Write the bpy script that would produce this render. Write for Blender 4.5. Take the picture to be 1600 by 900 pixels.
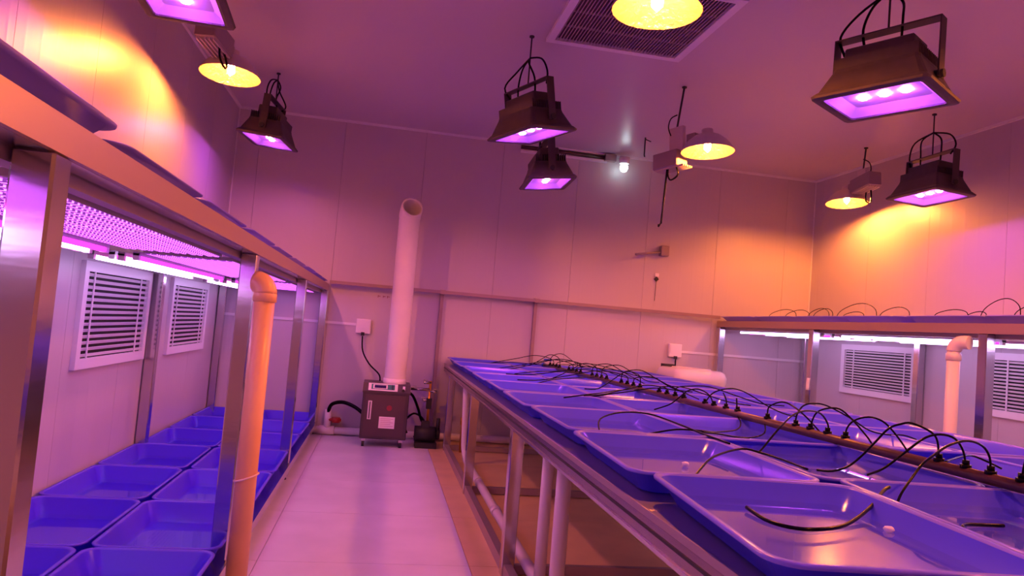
import bpy, bmesh, math, random
from mathutils import Vector, Matrix, Euler
random.seed(7)
for o in list(bpy.data.objects): bpy.data.objects.remove(o)
S = bpy.context.scene
C = S.collection
PI = math.pi
# ------------------------------------------------------------------ camera
cam_d = bpy.data.cameras.new('camera'); cam = bpy.data.objects.new('camera', cam_d); C.objects.link(cam)
cam_d.sensor_fit = 'HORIZONTAL'; cam_d.sensor_width = 36.0; cam_d.lens = 36.0 * 1128.0 / 1600.0
cam_d.clip_start = 0.02
YAW, PITCH, ROLL = 0.1735, 0.0565, 0.0838
cam.location = (0, 0, 1.4)
cam.rotation_euler = (Matrix.Rotation(-YAW, 3, 'Z') @ Matrix.Rotation(PI / 2 + PITCH, 3, 'X') @ Matrix.Rotation(ROLL, 3, 'Z')).to_euler()
S.camera = cam
# ------------------------------------------------------------------ world / exposure
w = bpy.data.worlds.new('world'); S.world = w; w.use_nodes = True
w.node_tree.nodes['Background'].inputs[0].default_value = (0.5, 0.25, 0.5, 1)
w.node_tree.nodes['Background'].inputs[1].default_value = 0.02
vs = S.view_settings
vs.view_transform = 'Standard'; vs.look = 'None'; vs.exposure = 0.1; vs.gamma = 1.0; vs.use_curve_mapping = False
VIOLET = (0.38, 0.06, 1.0); PINK = (1.0, 0.10, 0.62); AMBER = (1.0, 0.25, 0.04)
LED_POWER = 500.0      # radiance of a flood LED
HPS_POWER = 2850.0       # radiance of a sodium bulb
BAR_POWER = 1.5; TUBE_POWER = 11.0
# ------------------------------------------------------------------ materials
def nt(name):
    m = bpy.data.materials.new(name); m.use_nodes = True
    return m, m.node_tree.nodes, m.node_tree.links, m.node_tree.nodes['Principled BSDF']
def mat(name, col, rough=0.5, metal=0.0, noise=None, bump=None, spec=0.5, coat=0.0, stretch=(1, 1, 1)):
    m, N, L, b = nt(name)
    b.inputs['Base Color'].default_value = (*col, 1); b.inputs['Roughness'].default_value = rough
    b.inputs['Metallic'].default_value = metal; b.inputs['Specular IOR Level'].default_value = spec
    b.inputs['Coat Weight'].default_value = coat
    if noise or bump:
        tc = N.new('ShaderNodeTexCoord'); mp = N.new('ShaderNodeMapping'); mp.inputs['Scale'].default_value = stretch
        L.new(tc.outputs['Object'], mp.inputs['Vector'])
    if noise:
        sc, amt = noise
        n = N.new('ShaderNodeTexNoise'); n.inputs['Scale'].default_value = sc; n.inputs['Detail'].default_value = 4
        L.new(mp.outputs[0], n.inputs['Vector'])
        r = N.new('ShaderNodeMapRange'); r.inputs[1].default_value = 0.3; r.inputs[2].default_value = 0.7
        r.inputs[3].default_value = 1 - amt; r.inputs[4].default_value = 1 + amt * 0.3
        L.new(n.outputs['Fac'], r.inputs[0])
        mx = N.new('ShaderNodeMix'); mx.data_type = 'RGBA'; mx.blend_type = 'MULTIPLY'; mx.inputs[0].default_value = 1
        mx.inputs[6].default_value = (*col, 1); L.new(r.outputs[0], mx.inputs[7]); L.new(mx.outputs[2], b.inputs['Base Color'])
    if bump:
        sc, st = bump
        n = N.new('ShaderNodeTexNoise'); n.inputs['Scale'].default_value = sc; n.inputs['Detail'].default_value = 3
        L.new(mp.outputs[0], n.inputs['Vector'])
        bp = N.new('ShaderNodeBump'); bp.inputs['Strength'].default_value = st; bp.inputs['Distance'].default_value = 0.01
        L.new(n.outputs['Fac'], bp.inputs['Height']); L.new(bp.outputs[0], b.inputs['Normal'])
    return m
def wall_mat(name, axis):
    # painted sandwich panel with fine pressed ribs running upwards
    m, N, L, b = nt(name)
    b.inputs['Base Color'].default_value = (0.56, 0.50, 0.52, 1); b.inputs['Roughness'].default_value = 0.36
    tc = N.new('ShaderNodeTexCoord'); wv = N.new('ShaderNodeTexWave'); wv.wave_type = 'BANDS'; wv.bands_direction = axis
    wv.inputs['Scale'].default_value = 1.9; wv.inputs['Distortion'].default_value = 0.0
    L.new(tc.outputs['Object'], wv.inputs['Vector'])
    n = N.new('ShaderNodeTexNoise'); n.inputs['Scale'].default_value = 3.0; L.new(tc.outputs['Object'], n.inputs['Vector'])
    p = N.new('ShaderNodeMath'); p.operation = 'POWER'; p.inputs[1].default_value = 14; L.new(wv.outputs['Fac'], p.inputs[0])
    a = N.new('ShaderNodeMath'); a.operation = 'ADD'; L.new(p.outputs[0], a.inputs[0]); L.new(n.outputs['Fac'], a.inputs[1])
    bp = N.new('ShaderNodeBump'); bp.inputs['Strength'].default_value = 0.12; bp.inputs['Distance'].default_value = 0.004
    L.new(a.outputs[0], bp.inputs['Height']); L.new(bp.outputs[0], b.inputs['Normal'])
    return m
def emit(name, col, strength, dots=None, sample=True):
    m = bpy.data.materials.new(name); m.use_nodes = True; N = m.node_tree.nodes; L = m.node_tree.links; N.clear()
    o = N.new('ShaderNodeOutputMaterial'); e = N.new('ShaderNodeEmission')
    e.inputs[0].default_value = (*col, 1); e.inputs[1].default_value = strength; L.new(e.outputs[0], o.inputs[0])
    if dots:
        tc = N.new('ShaderNodeTexCoord'); sp = N.new('ShaderNodeSeparateXYZ'); L.new(tc.outputs['Object'], sp.inputs[0])
        f = N.new('ShaderNodeMath'); f.operation = 'MODULO'; f.inputs[1].default_value = dots
        ab = N.new('ShaderNodeMath'); ab.operation = 'ABSOLUTE'; L.new(sp.outputs['Y'], ab.inputs[0]); L.new(ab.outputs[0], f.inputs[0])
        g = N.new('ShaderNodeMath'); g.operation = 'LESS_THAN'; g.inputs[1].default_value = dots * 0.36; L.new(f.outputs[0], g.inputs[0])
        r = N.new('ShaderNodeMapRange'); r.inputs[3].default_value = strength * 0.30; r.inputs[4].default_value = strength * 3.2
        L.new(g.outputs[0], r.inputs[0]); L.new(r.outputs[0], e.inputs[1])
    return m
def clear(name, tint=(1, 1, 1), rough=0.02, base=0.06):
    m = bpy.data.materials.new(name); m.use_nodes = True; N = m.node_tree.nodes; L = m.node_tree.links; N.clear()
    o = N.new('ShaderNodeOutputMaterial'); t = N.new('ShaderNodeBsdfTransparent'); t.inputs[0].default_value = (*tint, 1)
    g = N.new('ShaderNodeBsdfGlossy'); g.inputs['Roughness'].default_value = rough
    fr = N.new('ShaderNodeLayerWeight'); fr.inputs[0].default_value = 0.5
    pw = N.new('ShaderNodeMath'); pw.operation = 'POWER'; pw.inputs[1].default_value = 6.0; L.new(fr.outputs['Facing'], pw.inputs[0])
    ad = N.new('ShaderNodeMath'); ad.operation = 'ADD'; ad.use_clamp = True; ad.inputs[1].default_value = base; L.new(pw.outputs[0], ad.inputs[0])
    n = N.new('ShaderNodeTexNoise'); n.inputs['Scale'].default_value = 9
    bp = N.new('ShaderNodeBump'); bp.inputs['Strength'].default_value = 0.04; L.new(n.outputs['Fac'], bp.inputs['Height']); L.new(bp.outputs[0], g.inputs['Normal'])
    mx = N.new('ShaderNodeMixShader'); L.new(ad.outputs[0], mx.inputs[0]); L.new(t.outputs[0], mx.inputs[1]); L.new(g.outputs[0], mx.inputs[2])
    L.new(mx.outputs[0], o.inputs[0])
    return m
def plastic(name, col, trans, rough=0.22):
    m, N, L, b = nt(name)
    b.inputs['Base Color'].default_value = (*col, 1); b.inputs['Roughness'].default_value = rough
    tr = N.new('ShaderNodeBsdfTranslucent'); tr.inputs[0].default_value = (*col, 1)
    mx = N.new('ShaderNodeMixShader'); mx.inputs[0].default_value = trans
    L.new(b.outputs[0], mx.inputs[1]); L.new(tr.outputs[0], mx.inputs[2]); L.new(mx.outputs[0], N['Material Output'].inputs[0])
    return m
M = dict(
    wallx=wall_mat('wall_panel_paint_x', 'X'), wally=wall_mat('wall_panel_paint_y', 'Y'),
    ceil=mat('ceiling_paint', (0.58, 0.52, 0.55), 0.30, bump=(1.2, 0.08)),
    seam=mat('seam_dark', (0.22, 0.18, 0.20), 0.7),
    under=mat('floor_joint', (0.62, 0.50, 0.42), 0.6),
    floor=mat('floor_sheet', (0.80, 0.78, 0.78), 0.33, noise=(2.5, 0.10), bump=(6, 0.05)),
    floorlit=mat('floor_lamp_yellow', (0.85, 0.62, 0.28), 0.4, noise=(3, 0.12)),  # yellow lamp light under the table put into the floor colour
    trim=mat('white_trim', (0.78, 0.76, 0.76), 0.35),
    steel=mat('brushed_steel', (0.62, 0.60, 0.60), 0.20, 1.0, bump=(8, 0.05), stretch=(4, 0.4, 4)),
    sheet=mat('sheet_steel', (0.50, 0.42, 0.42), 0.34, 0.85, bump=(8, 0.05)),
    steelrail=mat('rail_steel', (0.40, 0.33, 0.33), 0.24, 1.0, bump=(8, 0.05), stretch=(4, 0.4, 4)),
    steelv=mat('brushed_steel_post', (0.62, 0.60, 0.60), 0.15, 1.0, bump=(5, 0.06), stretch=(0.6, 0.6, 3)),
    railp=mat('dull_rail', (0.42, 0.34, 0.33), 0.42, 0.5),
    frame=mat('galvanised_tube', (0.34, 0.25, 0.25), 0.45, 0.4),
    fascia=mat('shelf_edge_steel', (0.50, 0.36, 0.27), 0.36, 0.6),  # orange of the sodium lamps mixed into the steel colour
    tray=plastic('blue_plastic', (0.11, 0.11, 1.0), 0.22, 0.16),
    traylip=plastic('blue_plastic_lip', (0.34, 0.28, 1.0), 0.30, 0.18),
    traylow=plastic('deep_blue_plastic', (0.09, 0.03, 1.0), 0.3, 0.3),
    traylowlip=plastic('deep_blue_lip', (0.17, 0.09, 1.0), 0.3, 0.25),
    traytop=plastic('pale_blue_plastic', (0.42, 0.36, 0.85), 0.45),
    water=clear('water', (0.96, 0.97, 1.0), 0.03, 0.02),
    pane=clear('lamp_glass', (0.98, 0.98, 1.0), 0.02, 0.03),
    black=mat('black_rubber', (0.005, 0.004, 0.005), 0.20, spec=0.10),
    blackm=mat('black_matte', (0.02, 0.018, 0.02), 0.6),
    pipe=mat('brown_supply_pipe', (0.085, 0.035, 0.025), 0.33, noise=(12, 0.3)),
    pvc=mat('white_pvc', (0.80, 0.74, 0.70), 0.35, noise=(4, 0.06)),
    pvclit=mat('lamplit_pvc', (0.86, 0.50, 0.20), 0.35, noise=(4, 0.08)),  # sodium lamp yellow painted into the PVC colour
    lampbody=mat('lamp_body_grey', (0.085, 0.06, 0.065), 0.5, 0.3, noise=(18, 0.15)),
    reflector=mat('lamp_reflector', (0.85, 0.80, 0.85), 0.35, 0.45),
    board=mat('led_board', (0.75, 0.72, 0.75), 0.4),
    ballast=mat('ballast_grey', (0.34, 0.26, 0.27), 0.45, 0.3),
    dome=mat('reflector_dome', (0.66, 0.56, 0.56), 0.35, 0.6),
    domein=mat('reflector_inside', (0.50, 0.42, 0.30), 0.30, 0.9, bump=(30, 0.9)),
    bulbglass=emit('sodium_bulb', AMBER, HPS_POWER),
    ledv=emit('violet_led', VIOLET, LED_POWER), ledp=emit('pink_led', PINK, LED_POWER * 0.6),
    bar=emit('grow_bar_glow', (0.66, 0.10, 1.0), BAR_POWER, dots=0.036), barp=emit('pink_tube_glow', (1.0, 0.03, 0.70), 3.0),
    tubew=emit('white_tube_glow', (0.72, 0.46, 1.0), TUBE_POWER),
    bulbw=emit('white_bulb_glow', (0.75, 0.95, 1.0), 7.0),
    housing=mat('light_housing', (0.55, 0.50, 0.55), 0.4),
    vent=mat('vent_white', (0.82, 0.80, 0.82), 0.35), dark=mat('vent_dark', (0.008, 0.008, 0.010), 0.8),
    grille=mat('grille_slat', (0.50, 0.38, 0.38), 0.45), grilled=mat('grille_void', (0.16, 0.09, 0.10), 0.8),
    cab=mat('humidifier_grey', (0.075, 0.055, 0.06), 0.42, 0.2, noise=(8, 0.1)), cabl=mat('humidifier_panel', (0.095, 0.06, 0.065), 0.42, 0.2),
    white=mat('white_plastic', (0.85, 0.80, 0.80), 0.3), green=mat('panel_green', (0.03, 0.20, 0.17), 0.4),
    screen=mat('lcd', (0.03, 0.02, 0.10), 0.15), red=mat('valve_red', (0.35, 0.02, 0.02), 0.4), ink=mat('sticker_ink', (0.45, 0.18, 0.30), 0.6),
    blue=mat('blue_clip', (0.03, 0.08, 0.6), 0.3), orange=mat('brass_yellow', (0.60, 0.30, 0.04), 0.35, 0.6),
    lid=mat('washer_white', (0.85, 0.80, 0.76), 0.25), stone=mat('pale_stone', (0.85, 0.80, 0.75), 0.5),
    tie=mat('cable_tie', (0.85, 0.65, 0.5), 0.4), redmark=mat('marker_red', (0.25, 0.03, 0.05), 0.7),
)
# ------------------------------------------------------------------ helpers
def B(): return bmesh.new()
def box(bm, c, s, rot=None, mi=0):
    r = bmesh.ops.create_cube(bm, size=1.0); v = r['verts']
    bmesh.ops.scale(bm, vec=s, verts=v)
    if rot: bmesh.ops.rotate(bm, cent=(0, 0, 0), matrix=rot, verts=v)
    bmesh.ops.translate(bm, vec=c, verts=v)
    for x in v:
        for f in x.link_faces: f.material_index = mi
    return v
def bx(bm, x0, x1, y0, y1, z0, z1, mi=0): return box(bm, ((x0+x1)/2, (y0+y1)/2, (z0+z1)/2), (x1-x0, y1-y0, z1-z0), None, mi)
def cyl(bm, p0, p1, r, n=12, r2=None, mi=0):
    p0 = Vector(p0); p1 = Vector(p1); d = p1 - p0
    q = d.to_track_quat('Z', 'Y').to_matrix()
    res = bmesh.ops.create_cone(bm, cap_ends=True, segments=n, radius1=r, radius2=r if r2 is None else r2, depth=d.length)
    bmesh.ops.rotate(bm, cent=(0, 0, 0), matrix=q, verts=res['verts']); bmesh.ops.translate(bm, vec=(p0+p1)/2, verts=res['verts'])
    for x in res['verts']:
        for f in x.link_faces: f.material_index = mi; f.smooth = len(f.verts) == 4
    return res['verts']
def smooth_path(pts, k=4):
    P = [Vector(p) for p in pts]
    if len(P) < 3: return P
    out = []
    for i in range(len(P) - 1):
        a = P[max(i-1, 0)]; b = P[i]; c = P[i+1]; d = P[min(i+2, len(P)-1)]
        for j in range(k):
            t = j / k
            out.append(0.5*((2*b) + (c-a)*t + (2*a-5*b+4*c-d)*t*t + (3*b-a-3*c+d)*t*t*t))
    out.append(P[-1]); return out
def tube(bm, pts, r, n=8, k=4, mi=0):
    P = smooth_path(pts, k) if k > 1 else [Vector(p) for p in pts]
    rings = []; prev = None
    for i, p in enumerate(P):
        t = (P[min(i+1, len(P)-1)] - P[max(i-1, 0)]).normalized()
        if prev is None: u = t.orthogonal().normalized()
        else:
            u = prev - t * prev.dot(t); u = u.normalized() if u.length > 1e-6 else t.orthogonal().normalized()
        prev = u; v = t.cross(u)
        rings.append([bm.verts.new(p + (u*math.cos(2*PI*a/n) + v*math.sin(2*PI*a/n))*r) for a in range(n)])
    for a, b in zip(rings, rings[1:]):
        for i in range(n):
            f = bm.faces.new((a[i], a[(i+1) % n], b[(i+1) % n], b[i])); f.smooth = True; f.material_index = mi
    f = bm.faces.new(rings[0][::-1]); f.material_index = mi
    f = bm.faces.new(rings[-1]); f.material_index = mi
def lathe(bm, prof, c=(0, 0, 0), n=24, cap=False, mi=0):
    rings = [[bm.verts.new((c[0]+r*math.cos(2*PI*i/n), c[1]+r*math.sin(2*PI*i/n), c[2]+z)) for i in range(n)] for r, z in prof]
    for a, b in zip(rings, rings[1:]):
        for i in range(n):
            f = bm.faces.new((a[i], a[(i+1) % n], b[(i+1) % n], b[i])); f.smooth = True; f.material_index = mi
    if cap:
        bm.faces.new(rings[0][::-1]); bm.faces.new(rings[-1])
def rrect(hx, hy, r, z, n=5):
    out = []
    for cx, cy, a0 in ((hx-r, hy-r, 0), (-hx+r, hy-r, PI/2), (-hx+r, -hy+r, PI), (hx-r, -hy+r, 1.5*PI)):
        for i in range(n+1):
            a = a0 + PI/2*i/n; out.append((cx+r*math.cos(a), cy+r*math.sin(a), z))
    return out
def loft(bm, loops, cap0=True, cap1=True, smooth=True, mi=0):
    R = [[bm.verts.new(p) for p in l] for l in loops]; n = len(R[0])
    for a, b in zip(R, R[1:]):
        for i in range(n):
            f = bm.faces.new((a[i], a[(i+1) % n], b[(i+1) % n], b[i])); f.smooth = smooth; f.material_index = mi
    if cap0: bm.faces.new(R[0][::-1]).material_index = mi
    if cap1: bm.faces.new(R[-1]).material_index = mi
def bevel(bm, w, seg=2):
    bmesh.ops.bevel(bm, geom=list(bm.edges), offset=w, segments=seg, affect='EDGES', profile=0.5)
def obj(name, bm, m, parent=None, loc=None, rot=None):
    me = bpy.data.meshes.new(name); bm.normal_update(); bmesh.ops.recalc_face_normals(bm, faces=list(bm.faces)); bm.to_mesh(me); bm.free()
    for x in (m if isinstance(m, (list, tuple)) else [m]): me.materials.append(x)
    o = bpy.data.objects.new(name, me); C.objects.link(o)
    if parent: o.parent = parent
    if loc: o.location = loc
    if rot: o.rotation_euler = rot
    return o
def tag(o, label, cat, group=None, kind=None):
    if label: o['label'] = label
    if cat: o['category'] = cat
    if group: o['group'] = group
    if kind: o['kind'] = kind
    return o
def thing(name, label, cat, loc=(0, 0, 0), rot=(0, 0, 0), group=None):
    o = bpy.data.objects.new(name, None); C.objects.link(o); o.location = loc; o.rotation_euler = rot; o.empty_display_size = 0.1
    return tag(o, label, cat, group)
def struct(name, bm, m, parent=None):
    o = obj(name, bm, m, parent)
    if not parent: o['kind'] = 'structure'
    return o
def share(src, name, parent, loc=None, rot=None, scale=None):
    o = src.copy(); o.name = name; C.objects.link(o); o.parent = parent
    if loc is not None: o.location = loc
    if rot is not None: o.rotation_euler = rot
    if scale is not None: o.scale = scale
    return o
def dup(root, loc, label, rot=None, scale=None, group=None):
    r = root.copy(); C.objects.link(r); r.location = loc; r['label'] = label
    if rot is not None: r.rotation_euler = rot
    if scale is not None: r.scale = scale
    if group: r['group'] = group
    for ch in root.children:
        c = ch.copy(); C.objects.link(c); c.parent = r
        for g in ch.children:
            d = g.copy(); C.objects.link(d); d.parent = c
    return r
# ------------------------------------------------------------------ room shell
XL, XR, YF, YB, ZC = -1.86, 5.56, -2.0, 8.77, 3.72
bm = B(); bx(bm, XL-0.15, XR+0.15, YF-0.1, YB+0.15, -0.12, -0.012); floor = struct('floor', bm, M['under'])
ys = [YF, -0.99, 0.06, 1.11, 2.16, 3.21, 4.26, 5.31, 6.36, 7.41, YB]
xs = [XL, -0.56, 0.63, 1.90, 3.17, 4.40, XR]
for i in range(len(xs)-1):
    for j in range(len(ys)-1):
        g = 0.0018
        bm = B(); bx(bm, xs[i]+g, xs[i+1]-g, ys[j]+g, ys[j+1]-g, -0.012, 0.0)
        obj('floor_sheet', bm, M['floorlit'] if 2 <= i <= 3 else M['floor'], floor)
bm = B(); bx(bm, XL-0.15, XR+0.15, YF-0.1, YB+0.15, ZC, ZC+0.1); struct('ceiling', bm, M['ceil'])
def panel_wall(name, axis, pos, out, a0, a1, seams, m):
    # base slab behind, panels in front with recessed joints
    bm = B()
    if axis == 'x': bx(bm, min(pos+out*0.012, pos+out*0.12), max(pos+out*0.012, pos+out*0.12), a0, a1, -0.1, ZC)
    else: bx(bm, a0, a1, min(pos+out*0.012, pos+out*0.12), max(pos+out*0.012, pos+out*0.12), -0.1, ZC)
    wl = struct(name, bm, M['seam'])
    for s0, s1 in zip(seams, seams[1:]):
        bm = B(); g = 0.0016; lo, hi = min(pos, pos+out*0.012), max(pos, pos+out*0.012)
        if axis == 'x': bx(bm, lo, hi, s0+g, s1-g, 0, ZC)
        else: bx(bm, s0+g, s1-g, lo, hi, 0, ZC)
        obj('wall_panel', bm, m, wl)
sy = [YF] + [4.75 + 0.965*k for k in range(-6, 5)] + [YB]
panel_wall('wall_left', 'x', XL, -1, YF, YB, sy, M['wally'])
sy2 = [YF] + [6.67 + 0.965*k for k in range(-8, 3)] + [YB]
panel_wall('wall_right', 'x', XR, 1, YF, YB, sy2, M['wally'])
sx = [XL] + [0.33 + 0.965*k for k in range(-2, 6)] + [XR]
panel_wall('wall_back', 'y', YB, 1, XL, XR, sx, M['wallx'])
panel_wall('wall_front', 'y', YF, -1, XL, XR, sx, M['wallx'])
# cove trims at ceiling and corners
for n, a in (('trim_1', (XL, XR, YB-0.025, YB, ZC-0.025, ZC)), ('trim_2', (XL, XL+0.025, YF, YB, ZC-0.025, ZC)),
             ('trim_3', (XR-0.025, XR, YF, YB, ZC-0.025, ZC)), ('trim_4', (XL, XL+0.012, YB-0.012, YB, 0, ZC)), ('trim_5', (XR-0.012, XR, YB-0.012, YB, 0, ZC))):
    bm = B(); bx(bm, *a); struct(n, bm, M['trim'])
# ------------------------------------------------------------------ wall vents
def wall_vent(x, y0, y1, z0, z1, side, label):
    t = thing('wall_vent', label, 'vent', (x, (y0+y1)/2, (z0+z1)/2), group='white louvred vents in the side walls')
    hy, hz = (y1-y0)/2, (z1-z0)/2; s = side; b = 0.065
    bm = B(); bx(bm, min(0, s*0.004), max(0, s*0.004), -hy, hy, -hz, hz); obj('back_plate', bm, M['dark'], t)
    for i, a in enumerate(((-hy-b, hy+b, hz, hz+b), (-hy-b, hy+b, -hz-b, -hz), (-hy-b, -hy, -hz, hz), (hy, hy+b, -hz, hz))):
        bm = B(); bx(bm, min(0, s*0.03), max(0, s*0.03), a[0], a[1], a[2], a[3]); obj('frame_bar', bm, M['vent'], t)
    n = 14; first = None
    for k in range(n):
        z = hz - (k+0.5)*2*hz/n
        if first is None:
            bm = B(); box(bm, (s*0.016, 0, 0), (0.004, 2*hy-0.004, 0.56*2*hz/n), Matrix.Rotation(s*0.5, 3, 'Y')); first = obj('slat', bm, M['vent'], t, (0, 0, z))
        else: share(first, 'slat', t, (0, 0, z))
    for y in (-hy*0.82, hy*0.70):
        bm = B(); bx(bm, min(s*0.022, s*0.028), max(s*0.022, s*0.028), y-0.008, y+0.008, -hz, hz); obj('stay_bar', bm, M['vent'], t)
wall_vent(XL, 4.93, 6.12, 0.985, 1.54, 1, 'white louvred vent in left wall, nearer one behind the first shelf bay')
wall_vent(XL, 6.86, 8.05, 0.985, 1.54, 1, 'white louvred vent in left wall, smaller-looking one nearer the back corner')
wall_vent(XR, 6.80, 7.92, 1.04, 1.49, -1, 'white louvred vent in right wall, between two shelf posts left of the white pipe')
wall_vent(XR, 4.65, 5.77, 1.04, 1.49, -1, 'white louvred vent in right wall cut by the photo edge, right of the white pipe')
# ------------------------------------------------------------------ trays
def tray_mesh(name, hx, hy, h, m):
    t = bpy.data.objects.new(name, None)
    bm = B(); s = 0.062
    loops = [rrect(hx-s-0.01, hy-s-0.01, 0.05, 0.0), rrect(hx-s, hy-s, 0.06, 0.004), rrect(hx-0.018, hy-0.018, 0.07, h-0.010),
             rrect(hx-0.001, hy-0.001, 0.075, h-0.010), rrect(hx, hy, 0.075, h-0.003), rrect(hx-0.003, hy-0.003, 0.073, h),
             rrect(hx-0.015, hy-0.015, 0.068, h), rrect(hx-0.021, hy-0.021, 0.062, h-0.006), rrect(hx-s-0.004, hy-s-0.004, 0.055, 0.014), rrect(hx-s-0.02, hy-s-0.02, 0.05, 0.008)]
    loft(bm, loops)
    bm.faces.ensure_lookup_table(); n = len(loops[0])
    for q, f in enumerate(bm.faces):
        if 2*n <= q < 7*n: f.material_index = 1      # the turned-over lip is thinner and paler
    o = obj('tray', bm, [m, M['traylip'] if m is M['tray'] else M['traylowlip'] if m is M['traylow'] else m]); return o
def with_water(o, hx, hy, z):
    bm = B(); f = bm.faces.new([bm.verts.new(p) for p in rrect(hx-0.074+z*0.3, hy-0.074+z*0.3, 0.05, z)]); obj('water', bm, M['water'], o)
ordw = ['first', 'second', 'third', 'fourth', 'fifth', 'sixth', 'seventh', 'eighth', 'ninth', 'tenth']
# centre table trays
ZT = 0.922
proto = tray_mesh('tray', 0.325, 0.43, 0.078, M['tray']); with_water(proto, 0.325, 0.43, 0.026)
tag(proto, 'x', 'tray', 'blue trays on the centre table')
rows = [0.35, 1.22, 2.09, 2.96, 3.84, 4.65, 5.46, 6.27, 7.08, 7.89, 8.70]
colx = [1.128, 1.783, 2.438, 3.06]
SKEW = {(1, 0): (1.125, 1.665, -0.085), (1, 1): (1.785, 1.725, -0.085), (1, 2): (2.44, 1.78, -0.06), (2, 0): (1.130, 2.54, -0.035), (2, 1): (1.79, 2.59, -0.03), (2, 2): (2.435, 2.62, -0.02), (0, 0): (1.00, 0.74, -0.10)}
cname = ['aisle-edge column', 'column just left of brown pipe', 'column just right of brown pipe', 'far right column']
used = False
for i in range(len(rows)-1):
    for j in range(4):
        if i == 0 and j != 0: continue
        if i == 1 and j > 2: continue
        yc = (rows[i]+rows[i+1])/2; L_ = rows[i+1]-rows[i]-0.012
        if i == 0: lab = 'blue tray at the bottom photo edge, nearest of all on the centre table'
        else: lab = 'blue table tray, %s, %s from camera' % (cname[j], ordw[i-1])
        jx = random.uniform(-0.006, 0.006) + (0 if j != 3 else 0.0)
        rz = random.uniform(-0.006, 0.006)
        loc = (colx[j]+jx+(0.012 if i <= 3 and j == 0 else 0), yc, ZT + (0.004 if i % 2 else 0))
        if (i, j) in SKEW: a_, b_, rz = SKEW[(i, j)]; loc = (a_, b_, loc[2])
        sc = (1.0 if j != 3 else 0.98, L_/0.86, 1)
        if not used:
            proto.location = loc; proto.scale = sc; proto['label'] = lab; used = True
        else: dup(proto, loc, lab, (0, 0, rz), sc)
# lower trays on left rack
pl = tray_mesh('tray', 0.292, 0.435, 0.115, M['traylow']); with_water(pl, 0.292, 0.435, 0.030)
tag(pl, 'x', 'tray', 'blue trays on the lower shelf of the left rack')
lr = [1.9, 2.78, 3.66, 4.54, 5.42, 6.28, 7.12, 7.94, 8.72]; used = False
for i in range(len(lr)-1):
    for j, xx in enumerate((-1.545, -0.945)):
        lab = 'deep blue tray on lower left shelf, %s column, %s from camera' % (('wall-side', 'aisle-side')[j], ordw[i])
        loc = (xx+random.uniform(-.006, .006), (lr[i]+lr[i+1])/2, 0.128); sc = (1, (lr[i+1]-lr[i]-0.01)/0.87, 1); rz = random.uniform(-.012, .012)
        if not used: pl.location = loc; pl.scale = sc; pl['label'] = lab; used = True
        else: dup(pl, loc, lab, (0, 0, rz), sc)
# top trays left rack
used = False
tl = [0.16, 1.04, 1.92, 2.80, 3.68, 4.56, 5.42, 6.28, 7.10, 7.92, 8.72]
pt = tray_mesh('tray', 0.31, 0.43, 0.062, M['traytop']); tag(pt, 'x', 'tray', 'blue trays on top of the left rack')
for i in range(1, len(tl)-1):
    lab = 'pale blue tray rim on top of the left rack, %s from the camera' % ordw[i-1]
    loc = (-0.975 + random.uniform(-.01, .01), (tl[i]+tl[i+1])/2, 1.748); sc = (1, (tl[i+1]-tl[i]-0.02)/0.86, 1.0 if i == 1 else 0.62)
    if not used: pt.location = loc; pt.scale = sc; pt['label'] = lab; used = True
    else: dup(pt, loc, lab, None, sc)
# top trays right rack
tr = [3.70, 4.57, 5.36, 6.22, 6.99, 7.85, 8.70]
for i in range(len(tr)-1):
    lab = 'pale blue tray on the right rack top, %s from the right photo edge' % ordw[i]
    o = dup(pt, (4.56, (tr[i]+tr[i+1])/2, 1.728), lab, None, (1, (tr[i+1]-tr[i]-0.02)/0.86, 0.9), 'blue trays on top of the right rack')
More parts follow.
